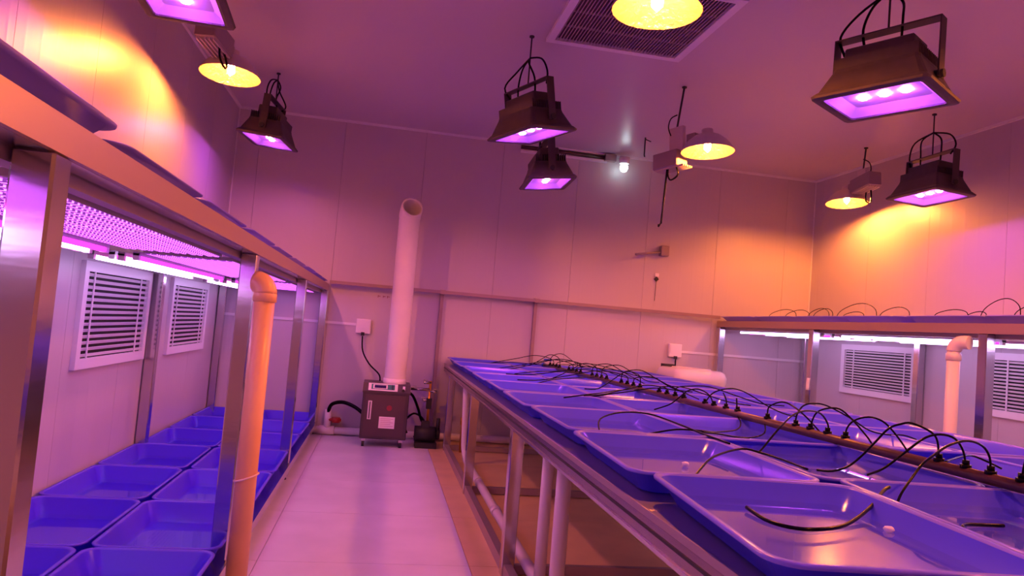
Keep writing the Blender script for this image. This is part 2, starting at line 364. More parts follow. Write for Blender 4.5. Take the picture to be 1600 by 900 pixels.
# ------------------------------------------------------------------ racks (left, right)
def rack(name, label, xf, xb, posts, ztop, zlow, y0, y1):
    t = thing(name, label, 'rack', (0, 0, 0))
    s = 1 if xb > xf else -1; p = 0.08
    for y in posts:
        for x in (xf, xb - s*p):
            bm = B(); bx(bm, min(x, x+s*p), max(x, x+s*p), y-p, y, 0.03, ztop-0.075); bevel(bm, 0.006, 1); obj('post', bm, M['steelv'], t)
            bm = B(); cyl(bm, (x+s*p/2, y-p/2, 0), (x+s*p/2, y-p/2, 0.03), 0.03, 10, 0.02); obj('foot', bm, M['blackm'], t)
    for z, nm in ((ztop-0.075, 'upper_edge'), ):
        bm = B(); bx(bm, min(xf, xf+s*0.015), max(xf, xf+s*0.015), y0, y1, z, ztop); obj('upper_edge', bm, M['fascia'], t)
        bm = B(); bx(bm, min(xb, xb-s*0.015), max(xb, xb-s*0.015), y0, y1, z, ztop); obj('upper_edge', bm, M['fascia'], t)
    bm = B(); bx(bm, min(xf+s*0.015, xb-s*0.015), max(xf+s*0.015, xb-s*0.015), y0, y1, ztop-0.012, ztop-0.002); obj('top_sheet', bm, M['steel'], t)
    # folded lip and stiffening channel under the top sheet
    bm = B(); bx(bm, min(xf+s*0.016, xf+s*0.075), max(xf+s*0.016, xf+s*0.075), y0, y1, ztop-0.075, ztop-0.068); obj('lip', bm, M['steel'], t)
    bm = B(); bx(bm, min(xf+s*0.085, xf+s*0.13), max(xf+s*0.085, xf+s*0.13), y0, y1, ztop-0.105, ztop-0.02); obj('channel', bm, M['railp'], t)
    for y in posts[1:]:
        bm = B(); bx(bm, min(xf+s*0.1, xb-s*0.1), max(xf+s*0.1, xb-s*0.1), y-0.06, y-0.02, ztop-0.075, ztop-0.02); obj('cross_bar', bm, M['steel'], t)
    bm = B(); bx(bm, min(xf, xb), max(xf, xb), y0, y1, zlow-0.006, zlow); obj('lower_sheet', bm, M['steel'], t)
    bm = B(); bx(bm, min(xf-s*0.012, xf), max(xf-s*0.012, xf), y0, y1, zlow-0.05, zlow+0.012); obj('lower_rail', bm, M['steel'], t)
    bm = B(); bx(bm, min(xb-s*0.03, xb), max(xb-s*0.03, xb), y0, y1, zlow-0.05, zlow); obj('lower_rail', bm, M['steel'], t)
    return t
rack('storage_rack', 'long stainless steel rack of two shelves along the left wall', -0.65, -1.85, [1.60, 3.90, 6.34, 8.74], 1.745, 0.125, -0.6, 8.75)
rack('storage_rack', 'long stainless steel rack of two shelves along the right wall', 4.26, 5.55, [2.38, 4.58, 6.70, 8.74], 1.725, 0.125, 1.0, 8.75)
# grow lights under the shelves : long bars and tubes
def bar_light(x, y0, y1, z, kind, label, group):
    t = thing('grow_light' if kind == 'bar' else 'tube_light', label, 'light', (x, (y0+y1)/2, z), group=group)
    h = (y1-y0)/2
    if kind == 'bar':
        bm = B(); bx(bm, -0.032, 0.032, -h, h, 0.004, 0.022); obj('housing', bm, M['housing'], t)
        bm = B()
        for xx in (-0.016, 0.016): bx(bm, xx-0.009, xx+0.009, -h+0.02, h-0.02, -0.001, 0.004)
        obj('led_strip', bm, M['bar'], t)
    else:
        bm = B(); bx(bm, -0.016, 0.016, -h, h, 0.010, 0.030); obj('housing', bm, M['housing'], t)
        bm = B(); cyl(bm, (0, -h+0.02, 0), (0, h-0.02, 0), 0.0125, 8); obj('tube', bm, M['tubew'] if kind == 'tube' else M['barp'], t)
        for sgn in (-1, 1):
            bm = B(); bx(bm, -0.015, 0.015, min(sgn*h, sgn*(h-0.03)), max(sgn*h, sgn*(h-0.03)), -0.014, 0.022); obj('end_cap', bm, M['white'], t)
        bm = B(); cyl(bm, (0, 0, 0.03), (0, 0, 0.075), 0.004, 6); obj('hanger', bm, M['steel'], t)
bays = [(-0.4, 1.42, 'bay beside the camera'), (1.68, 3.72, 'bay of the nearer vent'), (3.98, 6.16, 'bay with the thick drain pipe'), (6.44, 8.60, 'bay at the back wall')]
for y0, y1, where in bays:
    for k in range(6):
        bar_light(-0.83-0.075*k, y0, y1, 1.628, 'bar', 'violet dotted light bar, %s from aisle, %s' % (ordw[k], where), 'grow light bars under the left rack')
    for x, kd, nm in ((-1.27, 'pink', 'magenta glowing'), (-1.34, 'tube', 'aisle-side white glowing tube'), (-1.42, 'pink', 'rear magenta glowing'), (-1.52, 'tube', 'added wall-side white glowing tube')):
        lab = ('%s tube under left rack, %s' % (nm, where)) if kd == 'pink' else ('%s under left rack, %s' % (nm, where))
        bar_light(x, y0+(0.1 if x < -1.4 else 0), y1-(0.15 if x > -1.4 else 0.05), 1.596 if kd == 'tube' else 1.605, kd, lab, 'tube lights under the left rack')
for y0, y1, where in ((2.5, 4.35, 'in the bay at the photo edge'), (4.72, 6.52, 'over the right wall vent'), (6.82, 8.58, 'in the far bay')):
    for x, kd, nm in ((4.50, 'tube', 'aisle-side white glowing tube'), (4.62, 'pink', 'magenta glowing tube'), (4.85, 'tube', 'added middle white glowing tube'), (5.15, 'tube', 'added wall-side white glowing tube')):  # middle and wall-side tubes added to brighten the wall under the shelf
        bar_light(x, y0, y1, 1.600, kd, '%s under right rack %s' % (nm, where), 'tube lights under the right rack')
# ------------------------------------------------------------------ centre table
t = thing('work_table', 'long stainless steel table in the centre carrying rows of blue trays', 'table')
TX0, TX1, TY0, TY1 = 0.79, 3.39, 0.2, 8.72
bm = B(); bx(bm, TX0, TX1, TY0, TY1, 0.908, 0.920); obj('table_sheet', bm, M['sheet'], t)
for y0, y1, x0, x1 in ((TY0, TY1, TX0-0.006, TX0+0.045), (TY0, TY1, TX1-0.045, TX1)):
    bm = B(); bx(bm, x0, x1, y0, y1, 0.832, 0.908); bevel(bm, 0.006, 1); sr = obj('side_rail', bm, M['steelrail'], t)
    xx = x0 if x0 < 2 else x1
    bm = B(); bx(bm, xx-0.003, xx+0.003, y0, y1, 0.872, 0.880); obj('reflection_streak', bm, M['blackm'], sr)  # dark strip standing in for streaked reflections on the rail
    bm = B(); bx(bm, xx-0.006, xx+0.006, y0, y1, 0.830, 0.842); obj('lower_lip', bm, M['steel'], sr)
bm = B(); bx(bm, TX0-0.010, TX0-0.004, TY0, TY1, 0.905, 0.926); obj('edge_strip', bm, M['railp'], t)
for y in (1.50, 4.15, 6.1, 8.1):
    for x in (TX0, TX1-0.08):
        bm = B(); bx(bm, x, x+0.075, y-0.06, y+0.015, 0, 0.832); bevel(bm, 0.005, 1); obj('leg', bm, M['steelv'], t)
    bm = B(); bx(bm, TX0+0.075, TX1-0.08, y-0.04, y-0.0, 0.01, 0.06); obj('cross_bar', bm, M['railp'], t)
    bm = B(); bx(bm, TX0+0.05, TX1-0.05, y-0.05, y-0.0, 0.84, 0.905); obj('cross_bar', bm, M['railp'], t)
bm = B(); bx(bm, TX0+0.012, TX0+0.06, TY0, 8.1, 0.0, 0.07); obj('bottom_rail', bm, M['railp'], t)
bm = B(); bx(bm, TX1-0.06, TX1-0.012, TY0, 8.1, 0.0, 0.07); obj('bottom_rail', bm, M['railp'], t)
# supply pipe with grommets and feed tubes
def pipeX(y): return 2.09-(y-2.0)*0.02
def pipeZ(y): return 1.027-(y-2.0)*0.004
t = thing('supply_pipe', 'long brown water pipe lying across the trays on the centre table', 'pipe')
bm = B(); cyl(bm, (pipeX(0.9), 0.9, pipeZ(0.9)), (pipeX(8.5), 8.5, pipeZ(8.5)), 0.0205, 16); obj('pipe_body', bm, M['pipe'], t)
bm = B(); cyl(bm, (pipeX(8.5), 8.5, pipeZ(8.5)), (pipeX(8.56), 8.56, pipeZ(8.5)), 0.027, 12); obj('end_cap', bm, M['blue'], t)
conY = [2.042, 2.162, 2.267, 2.390, 2.926, 3.054, 3.186, 3.307, 3.565, 3.882, 4.02, 4.17, 4.289,
        4.60, 4.74, 4.88, 5.02, 5.40, 5.54, 5.68, 5.82, 6.2, 6.34, 6.48, 6.62, 7.0, 7.14, 7.28, 7.42, 7.8, 7.94, 8.08, 8.22]
g0 = None
for y in conY:
    loc = (pipeX(y), y, pipeZ(y)+0.016)
    if g0 is None:
        bm = B(); cyl(bm, (0, 0, 0), (0, 0, 0.014), 0.019, 12); cyl(bm, (0, 0, 0.012), (0, 0, 0.030), 0.012, 10); g0 = obj('grommet', bm, M['black'], t, loc)
    else: share(g0, 'grommet', t, loc)
GT = 'black feed tubes of the centre table'
def feed(pts, label, r=0.0042, group=GT, name='feed_tube'):
    bm = B(); tube(bm, pts, r, 6, 4); return tag(obj(name, bm, M['black']), label, 'tube', group)
NEAR = [
 ([[2.082, 2.39, 1.04], [2.074, 2.392, 1.115], [2.048, 2.399, 1.149], [1.982, 2.417, 1.174], [1.943, 2.428, 1.166], [1.904, 2.439, 1.146], [1.857, 2.452, 1.087], [1.815, 2.464, 1.034], [1.772, 2.476, 0.992], [1.718, 2.491, 0.968], [1.662, 2.507, 0.966]], 'highest looping black tube, fourth from the nearest pipe connector, dipping into the second tray column'),
 ([[2.085, 2.267, 1.04], [2.076, 2.271, 1.099], [2.048, 2.281, 1.142], [2.003, 2.297, 1.152], [1.959, 2.313, 1.137], [1.92, 2.328, 1.101], [1.876, 2.343, 1.055], [1.828, 2.361, 1.008], [1.779, 2.379, 0.98]], 'black tube arching left from the third nearest pipe connector'),
 ([[2.087, 2.162, 1.04], [2.078, 2.16, 1.1], [2.027, 2.139, 1.14], [1.934, 2.1, 1.158], [1.831, 2.056, 1.148], [1.751, 2.022, 1.122], [1.682, 1.993, 1.093], [1.632, 1.972, 1.056], [1.576, 1.949, 1.007], [1.552, 1.938, 0.97]], 'long black tube from the second nearest connector hanging down towards the first tray rim'),
 ([[2.089, 2.042, 1.04], [2.089, 2.035, 1.10], [2.10, 2.02, 1.15], [2.16, 1.98, 1.17], [2.26, 1.93, 1.12], [2.33, 1.90, 1.03], [2.36, 1.88, 0.98]], 'black tube rising at the right photo edge from the nearest connector'),
 ([[2.071, 2.926, 1.04], [2.075, 2.925, 1.083], [2.102, 2.916, 1.121], [2.159, 2.898, 1.143], [2.217, 2.88, 1.13], [2.266, 2.864, 1.084], [2.314, 2.849, 1.02], [2.34, 2.84, 0.97]], 'black tube arching right behind the brown pipe, fifth connector from the camera'),
 ([[2.069, 3.054, 1.033], [2.069, 3.053, 1.08], [1.993, 3.002, 1.135], [1.868, 2.918, 1.15], [1.765, 2.848, 1.136], [1.689, 2.797, 1.1], [1.626, 2.755, 1.061], [1.549, 2.703, 1.008], [1.516, 2.681, 0.99]], 'black tube arching left over the pipe down onto the rim between two trays, sixth connector'),
 ([[2.066, 3.186, 1.03], [2.067, 3.18, 1.072], [2.076, 3.159, 1.123], [2.096, 3.111, 1.151], [2.121, 3.05, 1.157], [2.144, 2.996, 1.122], [2.167, 2.942, 1.073], [2.183, 2.902, 1.029], [2.191, 2.883, 0.98]], 'narrow black loop falling to the right of the pipe, seventh connector'),
 ([[2.064, 3.307, 1.032], [2.064, 3.305, 1.089], [2.108, 3.318, 1.141], [2.194, 3.342, 1.154], [2.285, 3.368, 1.139], [2.443, 3.413, 1.083], [2.575, 3.45, 1.026], [2.708, 3.488, 1.004], [2.845, 3.527, 1.002], [2.949, 3.556, 0.98]], 'long black tube reaching right across to the far right tray column, eighth connector'),
 ([[2.059, 3.565, 1.02], [2.058, 3.565, 1.087], [2.067, 3.545, 1.114], [2.091, 3.489, 1.138], [2.116, 3.432, 1.127], [2.15, 3.354, 1.08], [2.19, 3.259, 1.0]], 'short black loop from the lone ninth connector'),
 ([[2.052, 3.882, 1.018], [2.052, 3.893, 1.068], [2.052, 3.902, 1.111]], 'short upright black tube stub with open end, nearer of the two stubs'),
 ([[2.05, 4.02, 1.015], [2.05, 4.018, 1.075], [2.049, 4.038, 1.104], [2.049, 4.064, 1.124]], 'bent upright black tube stub, farther of the two stubs'),
 ([[2.047, 4.17, 1.003], [2.033, 4.177, 1.072], [2.004, 4.193, 1.108], [1.955, 4.219, 1.126], [1.902, 4.248, 1.107], [1.857, 4.272, 1.058], [1.811, 4.297, 1.012], [1.73, 4.34, 0.97]], 'black tube arching left into the second column just beyond the two stubs'),
 ([[2.044, 4.289, 1.0], [2.054, 4.29, 1.053], [2.105, 4.297, 1.108], [2.215, 4.311, 1.138], [2.31, 4.323, 1.127], [2.409, 4.335, 1.087], [2.519, 4.349, 1.035], [2.66, 4.367, 0.992], [2.811, 4.386, 0.98]], 'wide black arch to the right just beyond the two stubs'),
 ([[2.05, 3.9, 1.02], [1.99, 3.72, 0.99], [1.86, 3.52, 0.975], [1.64, 3.30, 0.985], [1.50, 3.16, 1.004], [1.38, 3.17, 1.002], [1.25, 3.17, 0.975]], 'low black tube sagging from the pipe into a second column tray'),
 ([[2.06, 3.6, 1.02], [1.98, 3.45, 0.975], [1.80, 3.30, 0.965], [1.58, 3.16, 0.995], [1.46, 3.08, 1.006]], 'second low black tube sagging beside the first'),
 ([[1.015, 3.18, 0.965], [1.10, 3.45, 0.995], [1.26, 3.62, 1.015], [1.40, 3.60, 1.02], [1.455, 3.40, 1.01], [1.45, 3.05, 1.006], [1.455, 2.80, 1.004]], 'long black tube bowed over the third row trays of the aisle column'),
 ([[0.985, 2.15, 0.95], [1.083, 2.279, 0.985], [1.203, 2.419, 1.01], [1.383, 2.566, 1.02], [1.461, 2.564, 1.01], [1.48, 2.45, 1.008], [1.47, 2.27, 1.008]], 'black tube bowed across a tray rim beside the small white stone'),
 ([[1.040, 1.88, 0.962], [1.036, 1.775, 0.957], [1.068, 1.712, 0.956], [1.135, 1.70, 0.956], [1.252, 1.75, 0.957], [1.41, 1.87, 0.975], [1.53, 1.97, 1.006], [1.575, 2.00, 1.014]], 'thick black tube curving along the bottom of the nearest big tray'),
 ([[1.591, 1.722, 0.962], [1.606, 1.747, 0.966], [1.655, 1.788, 0.962], [1.721, 1.808, 0.958], [1.799, 1.811, 0.957]], 'short cut piece of black tube lying in the tray at lower right'),
 ([[2.162, 2.454, 1.03], [2.38, 2.62, 1.03], [2.56, 2.74, 1.02], [2.66, 2.70, 0.98]], 'thin black tube lying to the right behind the brown pipe'),
]
for pts, lab in NEAR:
    feed(pts, lab, 0.0055 if 'thick' in lab or 'short cut' in lab else 0.0042)
blk = {0: 'just past the two stubs', 1: 'in the middle of the table', 2: 'past the middle of the table', 3: 'near the far end', 4: 'at the far end of the pipe'}
for i, y in enumerate(conY[13:]):
    side = -1 if i % 2 == 0 else 1
    L_ = random.uniform(0.30, 0.95); dy = random.uniform(-0.35, 0.2); h = random.uniform(0.06, 0.13)
    x0 = pipeX(y); z0 = pipeZ(y)+0.01; zt = 1.0
    pts = [(x0, y, z0), (x0+side*0.004, y, z0+h*0.7)]
    for s_, k in ((0.12, 1.0), (0.30, 1.05), (0.52, 0.55)): pts.append((x0+side*L_*s_, y+dy*s_, zt+0.02+h*k))
    pts.append((x0+side*L_*0.78, y+dy*0.8, zt+0.018)); pts.append((x0+side*L_, y+dy+random.uniform(-.08, .08), zt+0.012 if random.random() < .5 else 0.975))
    feed(pts, '%s black tube loop arching %s from the pipe %s' % (ordw[i % 4], 'left' if side < 0 else 'right', blk[i//4]), 0.0040)
# free-lying far tubes on the trays of the aisle side
for pts, lab in (([[1.98, 5.3, 1.02], [1.70, 4.95, 1.03], [1.50, 4.72, 1.02], [1.36, 4.60, 1.012], [1.20, 4.57, 0.985]], 'long black tube lying left over the fourth row rims'),
                 ([[1.98, 6.5, 1.02], [1.72, 6.05, 1.03], [1.45, 5.85, 1.015], [1.24, 5.62, 0.985]], 'long black tube lying left over the sixth row rims'),
                 ([[1.98, 7.3, 1.02], [1.70, 6.95, 1.02], [1.48, 6.75, 1.015], [1.26, 6.66, 0.985]], 'long black tube lying left over the seventh row rims'),
                 ([[1.98, 8.1, 1.02], [1.72, 8.2, 1.015], [1.50, 8.25, 1.015], [1.25, 8.3, 0.985], [1.10, 8.38, 0.98]], 'black tube reaching the far left corner tray'),
                 ([[1.96, 8.2, 1.02], [2.3, 8.45, 1.03], [2.6, 8.3, 1.02], [2.85, 8.35, 1.01]], 'black tube lying right over the far end trays')):
    feed(pts, lab, 0.0042)
# tubes over right rack top trays
for i, (ya, yb, h) in enumerate(((7.85, 7.25, 0.085), (7.55, 7.05, 0.08), (7.15, 6.75, 0.095), (6.95, 6.6, 0.085), (6.6, 5.98, 0.13), (6.55, 6.2, 0.055), (5.92, 5.52, 0.085), (5.30, 4.92, 0.06), (4.98, 4.78, 0.045), (4.78, 4.42, 0.13), (4.52, 4.2, 0.09), (4.35, 4.0, 0.11))):
    x = 4.45 + 0.03*(i % 3); z = 1.79
    feed([(x, ya, z-0.03), (x+.01, ya*0.9+yb*0.1, z+h*0.45), (x+.02, ya*0.6+yb*0.4, z+h*0.95), (x+.02, ya*0.3+yb*0.7, z+h), (x+.01, yb*0.95+ya*0.05, z+h*0.55), (x, yb, z-0.03)],
         'thin dark tube loop over the right rack trays, %s from the far end' % (ordw+['eleventh', 'twelfth'])[i], 0.0035, 'tube loops over the right rack trays')
for loc, lab in (((1.145, 2.53, 0.932), 'small pale stone in the second row tray by the black tube end'), ((1.36, 1.72, 0.932), 'small pale stone in the nearest row beside the cut tube')):
    bm = B(); bmesh.ops.create_icosphere(bm, subdivisions=2, radius=0.014)
    for v in bm.verts: v.co *= 1+random.uniform(-.12, .12); v.co.z *= 0.7
    tag(obj('pebble', bm, M['stone'], None, (loc[0], loc[1], loc[2]+0.026)), lab, 'stone', 'pale stones in the trays')
# ------------------------------------------------------------------ flood lamps
def flood_proto():
    t = bpy.data.objects.new('flood_lamp', None); C.objects.link(t)
    bm = B()   # frame ring, bevelled outward
    O = rrect(0.30, 0.225, 0.03, 0.0, 2); O2 = rrect(0.305, 0.23, 0.03, 0.012, 2); T_ = rrect(0.285, 0.21, 0.03, 0.035, 2); I2 = rrect(0.25, 0.18, 0.02, 0.035, 2); I = rrect(0.25, 0.18, 0.02, -0.002, 2); I3 = rrect(0.27, 0.195, 0.02, -0.004, 2)
    R = [[bm.verts.new(p) for p in l] for l in (I, I3, O, O2, T_, I2)]; n = len(R[0])
    for a, b in zip(R, R[1:]+R[:1]):
        for i in range(n): bm.faces.new((a[i], a[(i+1) % n], b[(i+1) % n], b[i]))
    obj('front_frame', bm, M['lampbody'], t)
    bm = B(); loft(bm, [rrect(0.28, 0.205, 0.03, 0.033, 2), rrect(0.225, 0.155, 0.02, 0.150, 2), rrect(0.22, 0.15, 0.02, 0.172, 2)], False, True, False); obj('body', bm, M['lampbody'], t)
    bm = B()
    R = [[bm.verts.new(p) for p in l] for l in (rrect(0.249, 0.179, 0.02, 0.006, 2), rrect(0.20, 0.13, 0.02, 0.046, 2))]; n = len(R[0])
    for i in range(n): bm.faces.new((R[0][i], R[0][(i+1) % n], R[1][(i+1) % n], R[1][i]))
    obj('reflector', bm, M['reflector'], t)
    bm = B(); bx(bm, -0.20, 0.20, -0.13, 0.13, 0.046, 0.052); bd = obj('led_board', bm, M['board'], t)
    for x, m in ((-0.11, 'ledv'), (0, 'ledp'), (0.11, 'ledv')):
        bm = B(); cyl(bm, (x, 0, 0.036), (x, 0, 0.045), 0.024, 10, 0.028); obj('led', bm, M[m], bd)
    bm = B(); bm.faces.new([bm.verts.new(p) for p in ((-.25, -.18, .003), (.25, -.18, .003), (.25, .18, .003), (-.25, .18, .003))]); obj('glass', bm, M['pane'], t)
    fin = None
    for k in range(15):
        y = -0.140+k*0.020
        if fin is None:
            bm = B(); bx(bm, -0.215, 0.215, -0.003, 0.003, 0.170, 0.235); fin = obj('cooling_fin', bm, M['lampbody'], t, (0, y, 0))
        else: share(fin, 'cooling_fin', t, (0, y, 0))
    bm = B(); bx(bm, -0.19, 0.17, -0.09, 0.09, 0.236, 0.31); bevel(bm, 0.008, 1); dr = obj('driver_box', bm, M['lampbody'], t)
    bm = B(); cyl(bm, (-0.15, 0.03, 0.255), (-0.175, 0.03, 0.255), 0.012, 8); obj('cable_gland', bm, M['blackm'], dr)
    bm = B()
    for s in (-1, 1): bx(bm, min(s*0.268, s*0.276), max(s*0.268, s*0.276), -0.034, 0.034, 0.075, 0.40)
    bx(bm, -0.276, 0.276, -0.034, 0.034, 0.392, 0.40)
    yk = obj('yoke', bm, M['lampbody'], t)
    for s in (-1, 1):
        bm = B(); cyl(bm, (s*0.235, 0, 0.095), (s*0.29, 0, 0.095), 0.022, 10); obj('pivot_bolt', bm, M['blackm'], yk)
    return t
fp = flood_proto(); C.objects.unlink(fp)
for ch in fp.children:
    C.objects.unlink(ch)
    for g in ch.children: C.objects.unlink(g)
def flood(loc, rot, label, cables=4, seed=1, hook=None):
    rnd = random.Random(seed)
    r = fp.copy(); C.objects.link(r); r.location = loc; r.rotation_euler = rot
    tag(r, label, 'lamp', 'violet flood lamps hanging from the ceiling')
    for ch in fp.children:
        c = ch.copy(); C.objects.link(c); c.parent = r
        for g in ch.children:
            d = g.copy(); C.objects.link(d); d.parent = c
    Mw = Matrix.Translation(loc) @ Euler(rot).to_matrix().to_4x4(); Mi = Mw.inverted()
    top = Mw @ Vector((0, 0, 0.40)); hk = Vector((top.x, top.y, ZC)) if hook is None else Vector((hook[0], hook[1], ZC))
    bm = B(); tube(bm, [Mi @ hk, Mi @ (hk*0.5+top*0.5), Mi @ top], 0.006, 6, 2); obj('hanging_rod', bm, M['blackm'], r)
    bm = B(); cyl(bm, Mi @ hk, Mi @ (hk-Vector((0, 0, 0.012))), 0.02, 10); obj('ceiling_plate', bm, M['blackm'], r)
    for k in range(cables):   # stiff power cable bundled in loops above the yoke
        sx = (-0.20, -0.10, 0.06, 0.20)[k % 4]; nk = top + Vector((0, 0, 0.22)); nk = nk*0.999+hk*0.001
        e = Mw @ Vector((sx*1.1, rnd.uniform(-.03, .03), 0.30 if k < 3 else 0.36))
        a = Mw @ Vector((sx*0.9, rnd.uniform(-.05, .05), 0.56)); b = Mw @ Vector((sx*1.35, rnd.uniform(-.03, .03), 0.44))
        bm = B(); tube(bm, [Mi @ p for p in (nk, a, b, e)], 0.0075, 6, 5); obj('power_cable', bm, M['black'], r)
    return r
flood((2.529, 3.412, 2.778), (-0.047, -0.01, -1.04), 'big nearest flood lamp at upper right with three glowing violet spots', 3, 1)
flood((1.02, 5.525, 2.927), (0.158, -0.037, -1.113), 'dark flood lamp in the centre hanging in front of another', 4, 2)
flood((1.42, 6.65, 2.80), (0.116, -0.015, -1.61), 'smaller-looking flood lamp just below the central one', 2, 3)
flood((4.848, 5.836, 2.924), (-0.056, -0.032, -1.503), 'flood lamp at the right whose glass mirrors yellow light', 4, 4)
flood((-1.261, 7.337, 3.03), (0.09, -0.005, 1.454), 'dark flood lamp near the back left corner with tangled cable', 4, 5)
flood((-1.16, 3.86, 2.93), (0.0, 0.03, 1.62), 'flood lamp cut off by the top edge at upper left', 3, 6)
flood((1.0, 0.6, 2.93), (0.0, 0.0, -1.3), 'unseen flood lamp added overhead behind the camera', 2, 7)  # unseen lamp, added to light the near end of the room
flood((4.3, 1.4, 2.93), (0.0, 0.0, -1.3), 'unseen flood lamp added outside the frame at the right', 2, 8)  # added out of view for more violet light
# ------------------------------------------------------------------ sodium lamps
def sodium(loc, yaw, label, hook, tiltb=0.0, dz=0.0):
    t = thing('sodium_lamp', label, 'lamp', loc, (0, tiltb, yaw), 'yellow reflector lamps hanging from the ceiling')
    bm = B(); lathe(bm, [(0.226, 0.0), (0.215, 0.028), (0.175, 0.085), (0.115, 0.135), (0.07, 0.155), (0.05, 0.16), (0.048, 0.20)], n=28); obj('reflector', bm, M['dome'], t)
    bm = B(); lathe(bm, [(0.225, 0.0), (0.212, 0.026), (0.172, 0.082), (0.112, 0.131), (0.06, 0.150)], n=28)
    bm.faces.new([v for v in bm.verts if abs(v.co.z-0.150) < 1e-5]); obj('reflector_lining', bm, M['domein'], t)
    bm = B(); r_ = bmesh.ops.create_icosphere(bm, subdivisions=1, radius=0.034); bmesh.ops.scale(bm, vec=(1, 1, 1.7), verts=bm.verts); bmesh.ops.translate(bm, vec=(0, 0, 0.052), verts=bm.verts)
    obj('bulb', bm, M['bulbglass'], t)
    bm = B(); cyl(bm, (0, 0, 0.10), (0, 0, 0.149), 0.022, 10); obj('socket', bm, M['white'], t)
    bm = B(); bx(bm, 0.10, 0.19, -0.045, 0.045, 0.10, 0.19); obj('arm', bm, M['ballast'], t)
    bm = B(); bx(bm, 0.185 if dz == 0 else 0.27, 0.55, -0.075, 0.075, 0.06+dz, 0.21+dz); bevel(bm, 0.008, 1); bl = obj('ballast_box', bm, M['ballast'], t)
    for k in range(5):
        y = -0.06+0.03*k
        bm = B(); bx(bm, 0.21, 0.53, y-0.004, y+0.004, 0.045+dz, 0.062+dz); obj('rib', bm, M['dome'], bl)
    bm = B(); bx(bm, 0.25, 0.40, -0.02, 0.02, 0.205+dz, 0.30); obj('bracket', bm, M['dome'], t)
    Mw = Matrix.Translation(loc) @ Euler((0, tiltb, yaw)).to_matrix().to_4x4(); Mi = Mw.inverted()
    top = Mw @ Vector((0.33, 0, 0.30)); hk = Vector((hook[0], hook[1], ZC))
    bm = B(); tube(bm, [Mi @ hk, Mi @ top], 0.009, 6, 1); cyl(bm, Mi @ hk, Mi @ (hk-Vector((0, 0, .012))), 0.022, 10); obj('hanging_rod', bm, M['blackm'], t)
    bm = B(); tube(bm, [(0.33, 0, 0.42), (0.36, 0.05, 0.38), (0.38, 0.06, 0.30), (0.36, 0.05, 0.22)], 0.006, 6, 4); obj('power_cable', bm, M['black'], t)
    bm = B(); tube(bm, [(0.30, 0.05, 0.06+dz), (0.26, 0.07, -0.03+dz), (0.33, 0.08, -0.07+dz), (0.38, 0.06, -0.02+dz), (0.39, 0.05, 0.06+dz)], 0.008, 6, 4); obj('drip_loop', bm, M['black'], t)
    return t
sodium((2.62, 5.78, 3.06), math.radians(118), 'bright yellow reflector lamp at centre right with grey ballast box', (2.50, 6.10), 0.08, -0.13)
sodium((5.10, 7.42, 3.15), math.radians(-95), 'yellow reflector lamp near the right wall beside a flood lamp', (5.07, 7.09), -0.10)
sodium((-1.33, 5.82, 3.17), math.radians(262), 'yellow reflector lamp near the left wall hanging behind the cut-off flood lamp', (-1.37, 5.49), -0.06)
sodium((1.21, 3.38, 3.05), math.radians(250), 'large glaring yellow reflector lamp cut by the top edge under the ceiling grille', (1.09, 3.07))
sodium((4.2, 3.0, 3.05), math.radians(270), 'yellow reflector lamp outside the right edge of the frame', (4.2, 2.67))
sodium((2.7, 0.6, 3.05), math.radians(262), 'unseen yellow reflector lamp added overhead behind the camera', (2.65, 0.27))  # unseen sodium lamp, added for light from behind
# ------------------------------------------------------------------ ceiling grille
t = thing('ceiling_grille', 'square air grille in the ceiling behind the glaring yellow lamp', 'grille', (1.63, 4.93, ZC))
bm = B(); bx(bm, -0.50, 0.50, -0.52, 0.52, -0.004, 0.0); obj('backing', bm, M['grilled'], t)
for a in ((-0.56, -0.50, -0.58, 0.58), (0.50, 0.56, -0.58, 0.58), (-0.50, 0.50, -0.58, -0.52), (-0.50, 0.50, 0.52, 0.58)):
    bm = B(); bx(bm, a[0], a[1], a[2], a[3], -0.03, 0.0); obj('frame_bar', bm, M['vent'], t)
s0 = None
for k in range(40):
    x = -0.4875+0.025*k
    if s0 is None:
        bm = B(); box(bm, (0, 0, -0.016), (0.006, 1.04, 0.016), Matrix.Rotation(0.3, 3, 'Y')); s0 = obj('slat', bm, M['grille'], t, (x, 0, 0))
    else: share(s0, 'slat', t, (x, 0, 0))
for y in (-0.26, 0, 0.26):
    bm = B(); bx(bm, -0.5, 0.5, y-0.002, y+0.002, -0.020, -0.004); obj('stay_bar', bm, M['grille'], t)
# ------------------------------------------------------------------ back wall fittings
t = thing('back_frame', 'grey tube frame across the back wall joining both racks', 'frame')
bm = B(); bx(bm, -0.64, 4.26, 8.66, 8.70, 1.752, 1.79); obj('top_tube', bm, M['frame'], t)
for x in (0.685, 1.845):
    bm = B(); bx(bm, x-0.02, x+0.02, 8.725, 8.765, 0, 1.79); obj('upright', bm, M['frame'], t)
    bm = B(); bx(bm, x-0.03, x+0.03, 8.655, 8.768, 1.745, 1.797); obj('joint', bm, M['frame'], t)
bm = B(); bx(bm, XL+0.03, -0.30, YB-0.015, YB, 1.285, 1.315); tag(obj('cable_duct', bm, M['trim']), 'white cable duct on the back wall running to the left switch box', 'duct')
bm = B(); bx(bm, 3.79, 5.53, YB-0.015, YB, 1.275, 1.305); tag(obj('cable_duct', bm, M['trim']), 'white cable duct on the back wall right of the right switch box', 'duct')
